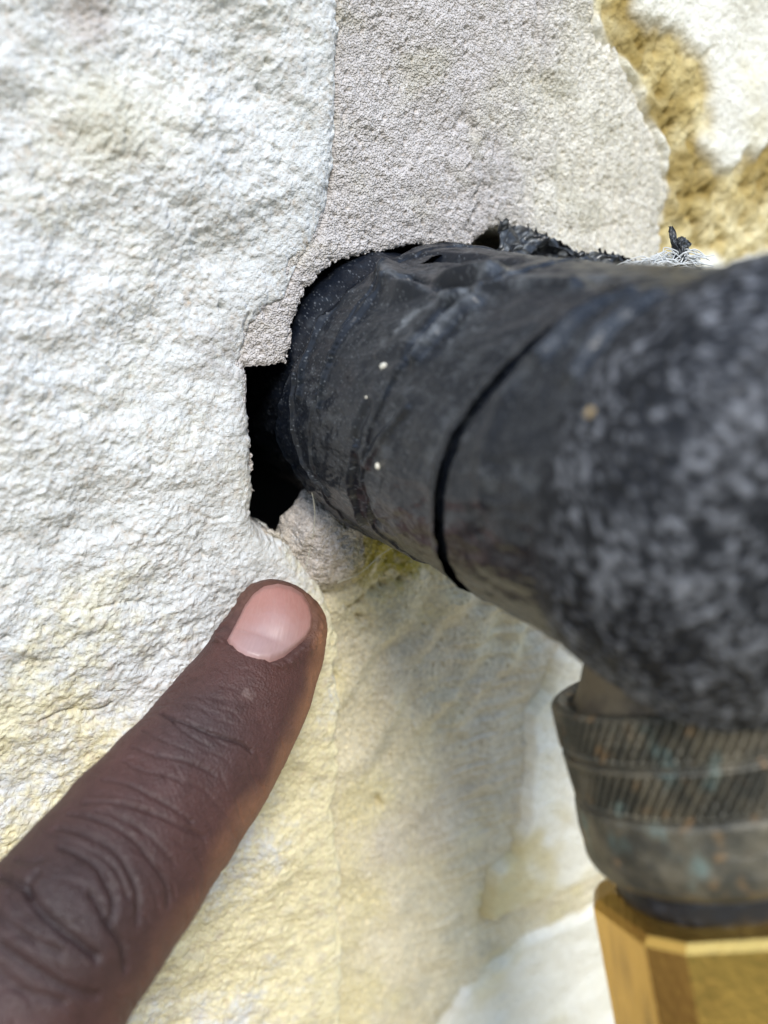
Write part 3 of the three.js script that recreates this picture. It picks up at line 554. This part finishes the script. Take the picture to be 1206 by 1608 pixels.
const patina = (amount) => (k, a, p) => {
  const f1 = fbm(p.x * 160, p.y * 160, p.z * 160 + 11, 4), f2 = fbm(p.x * 300 + 5, p.y * 300, p.z * 300, 4), g = n3(p.x * 1500, p.y * 1500, p.z * 1500);
  let c = mixc([0.070, 0.066, 0.052], [0.15, 0.13, 0.092], ss(-0.3, 0.4, f1));
  c = mixc(c, [0.36, 0.21, 0.09], 0.45 * ss(0.2, 0.5, f2 + 0.25 * ss(0.0, 0.01, p.x) - 0.12));
  c = mixc(c, [0.22, 0.35, 0.34], amount * 0.75 * ss(0.0, 0.6, fbm(p.x * 160 + 31, p.y * 120, p.z * 160, 5) + 0.42 * ss(-0.002, 0.012, p.x) * ss(0.043, 0.034, k) - 0.22));
  return c.map((v) => v * (1 + 0.15 * g));
};
const brassOld = new THREE.MeshStandardMaterial({ vertexColors: true, metalness: 0.45, roughness: 0.42, bumpMap: bumped(grain, 0.01), bumpScale: 0.00008 });
part('neck', spun(outline([[0.0150, 0.0098], [0.0235, 0.0104], [0.0270, 0.0118], [0.0304, 0.0137]], 0.0003), 160, null, (k, a, p) => mixc([0.17, 0.135, 0.085], [0.10, 0.08, 0.055], ss(-0.3, 0.4, fbm(p.x * 200, p.y * 200, p.z * 200, 4)))), brassOld, fitting);
const knurl = (ka, kb, lean) => (k, a) => {
  const band = ss(ka, ka + 0.0003, k) * ss(kb, kb - 0.0003, k); if (band <= 0) return 0;
  const n = 84, tri = (t) => Math.abs(((t % 1) + 1) % 1 - 0.5) * 2, sharp = (v) => Math.pow(v, 2.2);
  const t1 = sharp(tri(a * n / (2 * PI) - (k - ka) * lean)), t2 = sharp(tri(a * n / (2 * PI) + (k - ka) * lean)) * 0.3 * ss(-0.3, 0.4, n3(a * 3, k * 200, 800));
  return -0.0009 * Math.max(t1, t2) * band;
};
const K1 = knurl(0.0289, 0.0333, 590), K2 = knurl(0.0345, 0.0390, 590);
part('knurled_collar', spun(outline([[0.0302, 0.0090], [0.0300, 0.0120], [0.0290, 0.0138], [0.0284, 0.0146], [0.0287, 0.0152], [0.0291, 0.0155], [0.0332, 0.01535], [0.0335, 0.0151], [0.0336, 0.0147], [0.0341, 0.0147], [0.0342, 0.0151], [0.0345, 0.0152], [0.0389, 0.01475], [0.0393, 0.0144], [0.0396, 0.0139]], 0.00014), 1100, (k, a) => K1(k, a) + K2(k, a), patina(0.8)), brassOld, fitting, 'knurled collar ring with two bands of grooves');
const marks = strokeField([   // two worn raised strokes on the body
  { pts: [[0.0427, 1.96], [0.0446, 1.98], [0.0452, 1.93], [0.0440, 1.88], [0.0426, 1.91]].map(([k, a]) => axial(k, 0.0142, a - 4.3 + 0)), a: 0.0003, w: 0.0004 },
]);
part('coupling_body', spun(outline([[0.0385, 0.0130], [0.0393, 0.0143], [0.0398, 0.0148], [0.0430, 0.0149], [0.0450, 0.0148], [0.0464, 0.0144], [0.0473, 0.0137], [0.0478, 0.0129], [0.0480, 0.0104]], 0.0003), 300, (k, a, p) => marks(p) + 0.00012 * n3(p.x * 300, p.y * 300, p.z * 300), patina(0.75)), brassOld, fitting, 'tarnished coupling body with green and copper stains');
part('rubber_washer', spun(outline([[0.0470, 0.0095], [0.0474, 0.0118], [0.0482, 0.0122], [0.0500, 0.0121], [0.0511, 0.0117], [0.0530, 0.0110]], 0.0003), 160, (k, a, p) => 0.0001 * n3(p.x * 300, p.y * 300, p.z * 300), (k, a, p) => mixc([0.012, 0.012, 0.014], [0.12, 0.13, 0.16], 0.3 * ss(0.2, 0.9, n3(p.x * 400, p.y * 900, p.z * 400)))), new THREE.MeshStandardMaterial({ vertexColors: true, roughness: 0.5 }), fitting, 'black rubber washer');
{ // hexagonal brass body below: wide flats with broken corners
  const a0 = -0.28, top = 0.0505, low = 0.115, ring = (k, r, cut) => { const o = []; for (let q = 0; q < 6; q++) for (const s of [-1, 1]) o.push(axial(k, r, a0 + q * PI / 3 + s * cut)); return o; };
  const levels = [ring(top + 0.0006, 0.0100, 0.15), ring(top, 0.0126, 0.15), ring(top + 0.0006, 0.0144, 0.15), ring(top + 0.0014, 0.0151, 0.15), ring(low, 0.0156, 0.15)];
  const pos = [], col = [], uv = [], idx = [];
  const quad = (a, b, c, d) => { const n = 14; const o = pos.length / 3; for (let j = 0; j <= n; j++) for (let i = 0; i <= n; i++) { const p = a.clone().lerp(b, i / n).lerp(d.clone().lerp(c, i / n), j / n); pos.push(p.x, p.y, p.z); uv.push(p.x + p.z, p.y); const t = ss(0.15, 0.6, fbm(p.x * 260, p.y * 140, p.z * 260, 4)); col.push(...mixc([0.76, 0.48, 0.13], [0.26, 0.15, 0.05], 0.55 * t + 0.3 * ss(0.5, 0.8, n3(p.x * 300 + p.z * 300, p.y * 1500, 7)))); } for (let j = 0; j < n; j++) for (let i = 0; i < n; i++) { const e = o + j * (n + 1) + i; idx.push(e, e + 1, e + n + 2, e, e + n + 2, e + n + 1); } };
  for (let l = 0; l + 1 < levels.length; l++) for (let q = 0; q < 12; q++) quad(levels[l][q], levels[l][(q + 1) % 12], levels[l + 1][(q + 1) % 12], levels[l + 1][q]);
  part('hex_body', meshOf(pos, idx, col, uv), new THREE.MeshStandardMaterial({ vertexColors: true, metalness: 0.95, roughness: 0.27, bumpMap: bumped(grain, 0.02), bumpScale: 0.00004 }), fitting, 'bright yellow brass hexagonal body');
}

// ---------------------------------------------------------------- pointing hand
{
  // the finger, from its tip back past the second knuckle: left and right outline and distance
  const ST = [[435, 911.5, 435.5, 911.5, 0.1325], [414, 916.5, 459, 917, 0.1322], [397, 925, 481, 927, 0.1319], [381, 941, 498, 945, 0.1315], [369, 961, 508, 970, 0.131], [355, 985, 513, 1003, 0.130], [338, 1012, 506, 1046, 0.1288], [302, 1052, 490, 1100, 0.1258], [254, 1108, 462, 1170, 0.122], [200, 1166, 424, 1242, 0.1175], [130, 1234, 375, 1322, 0.1122], [60, 1304, 322, 1408, 0.1070], [-4, 1364, 265, 1500, 0.1025], [-75, 1440, 200, 1604, 0.099], [-165, 1560, 120, 1745, 0.094], [-300, 1760, 0, 1960, 0.0865]];
  const cs = [];
  for (const [lx, ly, rx, ry, t] of ST) { const L = at(lx, ly, t), R = at(rx, ry, t); cs.push({ c: L.clone().lerp(R, 0.5), w: L.distanceTo(R) / 2 }); }
  const curve = new THREE.CatmullRomCurve3(cs.map((s) => s.c), false, 'centripetal');
  const nS = 620, nA = 300, n = ST.length - 1;
  const wAt = (u) => { const f = u * n, i = Math.min(n - 1, Math.floor(f)), t = f - i, w = (k) => cs[clamp(k, 0, n)].w; const a = w(i - 1), b = w(i), c = w(i + 1), d = w(i + 2); return Math.max(0, b + 0.5 * t * (c - a + t * (2 * a - 5 * b + 4 * c - d + t * (3 * (b - c) + d - a)))); };
  // u is spread so that stations near the tip get enough rows
  const uOf = (j) => { const v = j / (nS - 1); return v < 0.3 ? Math.pow(v / 0.3, 1.5) * 0.33 : mix(0.33, 1, (v - 0.3) / 0.7); };
  const frames = []; let prev = null;
  for (let j = 0; j < nS; j++) {
    const u = uOf(j), c = curve.getPoint(u), tan = curve.getPoint(Math.min(1, u + 0.01)).sub(curve.getPoint(Math.max(0.0, u - 0.01))).normalize();
    tan.lerp(curve.getPoint(0.45).sub(curve.getPoint(0.2)).normalize(), 0.75 * ss(0.36, 0.06, u)).normalize();
    let out = EYE.clone().sub(c); out.addScaledVector(tan, -out.dot(tan)).normalize();
    const side = tan.clone().cross(out).normalize();     // to the left in the picture
    frames.push({ c, tan, out, side, w: wAt(u), u });
  }
  { // even out the stations
    const c = frames.map((f) => f.c.clone()), o = frames.map((f) => f.out.clone()), sd = frames.map((f) => f.side.clone()), w = frames.map((f) => f.w);
    frames.forEach((f, j) => {
      const R = Math.min(26, Math.floor(j * 0.4), nS - 1 - j); let n = 0; f.c = V(0, 0, 0); f.out = V(0, 0, 0); f.side = V(0, 0, 0); f.w = 0;
      for (let k = -R; k <= R; k++) { const g = R ? 1 + Math.cos(PI * k / (R + 1)) : 1; f.c.addScaledVector(c[j + k], g); f.out.addScaledVector(o[j + k], g); f.side.addScaledVector(sd[j + k], g); f.w += w[j + k] * g; n += g; }
      f.c.divideScalar(n); f.w /= n; f.out.normalize(); f.side.normalize();
    });
  }
  if (frames[300].side.dot(CX) > 0) frames.forEach((f) => f.side.negate());
  const base = (f, a) => {   // a = 0 faces the lens, +90 degrees is the right-hand side
    const ca = Math.cos(a), sa = Math.sin(a), w = f.w, h = w * (ca > 0 ? 0.80 : 0.92);
    const flat = 1 - 0.05 * Math.cos(2 * a) * 0;
    return f.c.clone().addScaledVector(f.side, -w * sa * flat).addScaledVector(f.out, h * ca);
  };
  const angle = (i) => (i / nA) * 2 * PI - PI;
  // places on the finger's face for points of the photograph
  const table = [];
  for (let j = 0; j < nS; j += 2) for (let i = Math.round(nA * 0.2); i < nA * 0.8; i += 2) { const p = base(frames[j], angle(i)), q = toPx(p); table.push([q[0], q[1], p]); }
  const onFinger = ([x, y]) => { let best = 1e9, o = null; for (const t of table) { const d = (t[0] - x) ** 2 + (t[1] - y) ** 2; if (d < best) { best = d; o = t[2]; } } return o.clone(); };
  const C4 = (l) => l.map(([x, y]) => onFinger([x / 2.121, 850 + y / 2.121]));
  const creases = [
    [[[540, 575], [570, 595], [620, 610], [680, 635], [740, 650], [800, 675], [838, 702]], 0.30, 0.00026],
    [[[572, 595], [592, 622], [640, 650], [700, 690]], 0.14, 0.0002], [[[590, 520], [680, 518], [760, 540]], 0.08, 0.0003], [[[620, 552], [680, 562], [740, 580]], 0.07, 0.00022],
    [[[480, 632], [540, 660], [600, 690], [640, 700]], 0.13, 0.0002], [[[440, 690], [520, 708], [620, 735], [720, 778]], 0.16, 0.00022], [[[412, 735], [470, 762], [560, 788], [600, 800]], 0.15, 0.0002],
    [[[345, 792], [420, 812], [500, 848], [560, 882], [640, 940]], 0.16, 0.00024], [[[280, 872], [350, 868], [430, 885], [520, 915], [600, 955], [680, 985]], 0.17, 0.00026], [[[300, 850], [400, 850], [470, 862]], 0.08, 0.0002],
    [[[200, 1022], [260, 1045], [320, 1085], [360, 1140], [374, 1195], [372, 1262]], 0.30, 0.0004], [[[190, 955], [290, 975], [380, 1025], [430, 1095], [455, 1180], [452, 1265]], 0.22, 0.00036], [[[230, 905], [340, 930], [440, 990], [510, 1070], [552, 1150], [560, 1215]], 0.2, 0.00032],
    [[[160, 975], [250, 1005], [340, 1050], [400, 1110], [420, 1180]], 0.14, 0.00026], [[[320, 900], [430, 935], [520, 1000], [580, 1070]], 0.12, 0.00026],
    [[[0, 1110], [50, 1140], [95, 1175], [120, 1210], [170, 1262], [240, 1320], [320, 1375]], 0.42, 0.00050], [[[105, 1180], [110, 1140], [140, 1110]], 0.25, 0.0004], [[[300, 1172], [335, 1215], [355, 1270], [390, 1330], [420, 1420]], 0.30, 0.0004],
    [[[0, 1250], [60, 1290], [140, 1340], [200, 1370]], 0.26, 0.0005], [[[0, 1350], [110, 1420], [220, 1480], [320, 1510]], 0.26, 0.0005], [[[40, 1180], [90, 1255], [150, 1310]], 0.18, 0.0004], [[[60, 1060], [110, 1080], [150, 1060]], 0.18, 0.0004], [[[0, 1440], [100, 1500], [200, 1530]], 0.2, 0.0005],
  ];
  const skinGroove = strokeField(creases.map(([l, a, w]) => ({ pts: C4(l), a, w })));
  const skinBulge = strokeField([{ pts: C4([[130, 1180], [230, 1230], [300, 1300]]), a: 0.0009, w: 0.0040 }, { pts: C4([[0, 1230], [120, 1330], [250, 1430]]), a: 0.0005, w: 0.003 }, { pts: C4([[600, 560], [700, 590]]), a: 0.0003, w: 0.004 }]);
  const nailPx = [[352, 1004], [357, 1014], [368, 1025], [385, 1035], [405, 1041], [425, 1041], [448, 1032], [468, 1018], [484, 1004], [493, 988], [495, 968], [490, 948], [479, 931], [460, 919], [436, 913], [412, 918], [394, 931], [380, 950], [368, 974]];
  const nailSdfPx = polySdf(nailPx);
  const nailIn = (p) => { const q = toPx(p); return nailSdfPx(q[0], q[1]) * q[2] / FPX; };      // metres inside the outline of the nail
  const knuckleA = onFinger([100, 1420]), knuckleB = onFinger([320, 1145]), scar = onFinger([388, 1090]);
  const tipC = frames[120].c;
  const skinAt = (f, i) => {
    const a = angle(i), p = base(f, a), along = f.u;
    const front = Math.cos(a) > -0.1;
    const inNail = front && along < 0.45 ? nailIn(p) : -0.01;
    let d = 0;
    if (front) {
      d -= 1.35 * skinGroove(p) * MM; d += skinBulge(p);
      // fine cross lines between the joints
      const rows = Math.sin(along * 330 + 3 * n3(p.x * 170, p.y * 170, p.z * 170) + 2.2 * Math.cos(a * 1.3)), m = ss(0.42, 0.55, along) * ss(-0.3, 0.6, n3(p.x * 240, p.y * 240, p.z * 240) + 0.2);
      d -= 0.00013 * m * Math.pow(Math.max(0, rows), 3);
      if (inNail > -0.003) d += 0.0005 * Math.exp(-(((inNail + 0.0009) / 0.0008) ** 2)) * (0.8 + 0.4 * n3(p.x * 700, p.y * 700, p.z * 700)) - 0.0004 * ss(-0.0003, 0.0003, inNail);
    }
    d += 0.00003 * n3(p.x * 1600, p.y * 1600, p.z * 1600) + 0.00002 * n3(p.x * 3400, p.y * 3400, p.z * 3400);
    d += 0.0002 * n3(p.x * 120, p.y * 120, p.z * 120);
    const nrm = f.side.clone().multiplyScalar(-Math.sin(a)).addScaledVector(f.out, Math.cos(a));
    const ends = Math.min(1, f.w / 0.004);
    const q = p.clone().addScaledVector(nrm, d * ends);
    // the palm side is lighter than the back
    const sa = Math.sin(a), pal = Math.max(ss(0.60, 1.0, sa + 0.10 * n3(p.x * 130, p.y * 130, p.z * 130) + 0.12 * ss(0.55, 0.3, along)), ss(-0.2, -0.6, Math.cos(a)));
    let c = [0.080, 0.033, 0.027];
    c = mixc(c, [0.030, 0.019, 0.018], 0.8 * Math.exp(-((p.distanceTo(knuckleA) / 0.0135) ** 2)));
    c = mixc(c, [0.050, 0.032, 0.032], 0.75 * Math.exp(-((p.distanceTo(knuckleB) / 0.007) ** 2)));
    c = mixc(c, [0.21, 0.095, 0.055], 0.8 * ss(0.40, 0.16, along));
    c = mixc(c, [0.36, 0.165, 0.08], 0.7 * pal * ss(0.98, 0.4, along));
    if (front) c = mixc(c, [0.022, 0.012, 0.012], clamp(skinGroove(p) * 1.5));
    c = mixc(c, [0.32, 0.24, 0.21], 0.22 * ss(1.2, 0.4, p.distanceTo(scar) / 0.0009 + 0.7 * n3(p.x * 1500, p.y * 1500, p.z * 1500)));
    if (inNail > -0.0012) c = mixc(c, [0.09, 0.045, 0.038], 0.6 * ss(-0.0012, -0.0002, inNail));
    c = c.map((v) => v * (1 + 0.10 * n3(p.x * 900, p.y * 900, p.z * 900) + 0.10 * n3(p.x * 300, p.y * 300, p.z * 300 + 5)));
    return { p: q, c, uv: [a * 0.009, along * 0.1] };
  };
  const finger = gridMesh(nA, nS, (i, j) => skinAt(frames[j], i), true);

  // the rest of the hand, behind and below the lens: closed fingers, thumb, back of the hand and wrist
  const cam = (x, y, z) => EYE.clone().addScaledVector(CX, x).addScaledVector(CY, y).addScaledVector(CZ, z);
  const last = frames[nS - 1], k0 = last.c.clone().addScaledVector(last.tan, -0.004), dir = last.tan.clone(), acr = last.side.clone().negate(), inn = last.out.clone().negate();
  const off = (o, a, b, c) => o.clone().addScaledVector(dir, a).addScaledVector(acr, b).addScaledVector(inn, c);
  const M2 = off(k0, 0.014, 0, 0.001), bones = [[k0, M2, last.w * 0.93, 0.0115]], wrist = off(M2, 0.078, 0.022, 0.008);
  bones.push([M2, off(wrist, 0, -0.012, 0), 0.0125, 0.016]);
  for (let q = 1; q < 4; q++) {
    const m = off(M2, 0.004 * q, 0.0195 * q, 0.003 * q), r = 0.0105 - 0.0006 * q, s = 1 - 0.07 * q;
    const pip = off(m, -0.020 * s, 0.001, 0.038 * s), dip = off(pip, 0.022 * s, 0, 0.008), tip = off(dip, 0.017 * s, 0, -0.012);
    bones.push([m, off(wrist, 0, -0.012 + 0.011 * q, 0), 0.0125, 0.016], [m, pip, r + 0.001, r], [pip, dip, r, r - 0.001], [dip, tip, r - 0.001, r - 0.002]);
  }
  const tm = off(wrist, -0.018, -0.014, 0.016), tp = off(tm, -0.034, -0.014, 0.016), td = off(tp, -0.026, 0.012, 0.012), tt = off(td, -0.016, 0.016, 0.002);
  bones.push([off(wrist, 0, -0.008, 0.004), tm, 0.016, 0.0145], [tm, tp, 0.014, 0.012], [tp, td, 0.0115, 0.0105], [td, tt, 0.0105, 0.008], [wrist, off(wrist, 0.09, 0, 0), 0.026, 0.029]);
  const field = (p) => { let d = 1; for (const [a, b, ra, rb] of bones) d = smin(d, capsule(p, a, b, ra, rb), 0.006); return -d; };
  const hand = isoMesh(field, off(M2, 0.05, 0.022, 0.02), 0.118, 96), hp = hand.attributes.position, hc = [], hu = [];
  for (let i = 0; i < hp.count; i++) { const p = V().fromBufferAttribute(hp, i), nn = V().fromBufferAttribute(hand.attributes.normal, i), pal = ss(0.2, 0.8, nn.dot(inn)); hc.push(...mixc([0.085, 0.047, 0.042], [0.34, 0.17, 0.09], pal).map((v) => v * (1 + 0.12 * n3(p.x * 300, p.y * 300, p.z * 300)))); hu.push(p.x, p.y); }
  hand.setAttribute('color', new THREE.Float32BufferAttribute(hc, 3)); hand.setAttribute('uv', new THREE.Float32BufferAttribute(hu, 2));
  const person = thing('person', 'hand with one bare finger extended, pointing at the gap in the stone below the pipe', 'person', wrist.clone());
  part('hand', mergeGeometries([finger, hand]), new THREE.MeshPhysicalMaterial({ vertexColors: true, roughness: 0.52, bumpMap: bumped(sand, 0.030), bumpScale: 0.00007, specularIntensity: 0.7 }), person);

  // the nail: a plate of its own, seated in the skin
  const cuticle = onFinger([425, 1040]), mid = onFinger([428, 975]);
  const jn = frames.findIndex((f) => f.u > 0.5), pos = [], col = [], uv = [], idx = [], keep = [], nI = 260, nJ = 220;
  for (let j = 0; j < nJ; j++) for (let i = 0; i < nI; i++) {
    const f = frames[Math.round(j / (nJ - 1) * jn)], a = mix(-1.5, 1.3, i / (nI - 1)), p = base(f, a), d = nailIn(p);
    const nrm = f.side.clone().multiplyScalar(-Math.sin(a)).addScaledVector(f.out, Math.cos(a));
    const ridge = 0.000002 * Math.sin(a * 70) + 0.000005 * n3(a * 30, f.u * 3, 900);
    const o = (-0.0006 + 0.00095 * ss(-0.0004, 0.0011, d) + 0.0003 * ss(0, 0.004, d) + ridge);
    const q = p.addScaledVector(nrm, o * Math.min(1, f.w / 0.003)); pos.push(q.x, q.y, q.z); uv.push(a * 0.007, f.u * 0.1); keep.push(d > -0.0003);
    const lun = ss(0.0105, 0.0025, q.distanceTo(cuticle) + 0.0006 * n3(a * 4, f.u * 40, 910)), redd = ss(0.001, 0.0, d);
    let c = mixc([0.37, 0.175, 0.145], [0.37, 0.235, 0.225], lun); c = mixc(c, [0.40, 0.20, 0.17], 0.6 * redd); c = mixc(c, [0.44, 0.29, 0.25], 0.12 * ss(0.1, 0.7, n3(a * 9, f.u * 9, 920)));
    c = c.map((v) => v * (1 + 0.02 * n3(a * 60, f.u * 6, 930) + 0.04 * n3(a * 20, f.u * 40, 931))); col.push(...c);
  }
  for (let j = 0; j + 1 < nJ; j++) for (let i = 0; i + 1 < nI; i++) { const a = j * nI + i, b = a + 1, c = a + nI, d = c + 1; if (keep[a] && keep[b] && keep[c] && keep[d]) idx.push(a, b, d, a, d, c); }
  part('fingernail', meshOf(pos, idx, col, uv), new THREE.MeshPhysicalMaterial({ vertexColors: true, roughness: 0.42, clearcoat: 0.05, clearcoatRoughness: 0.5 }), person, 'pale pink fingernail');
}

renderer.render(scene, camera);
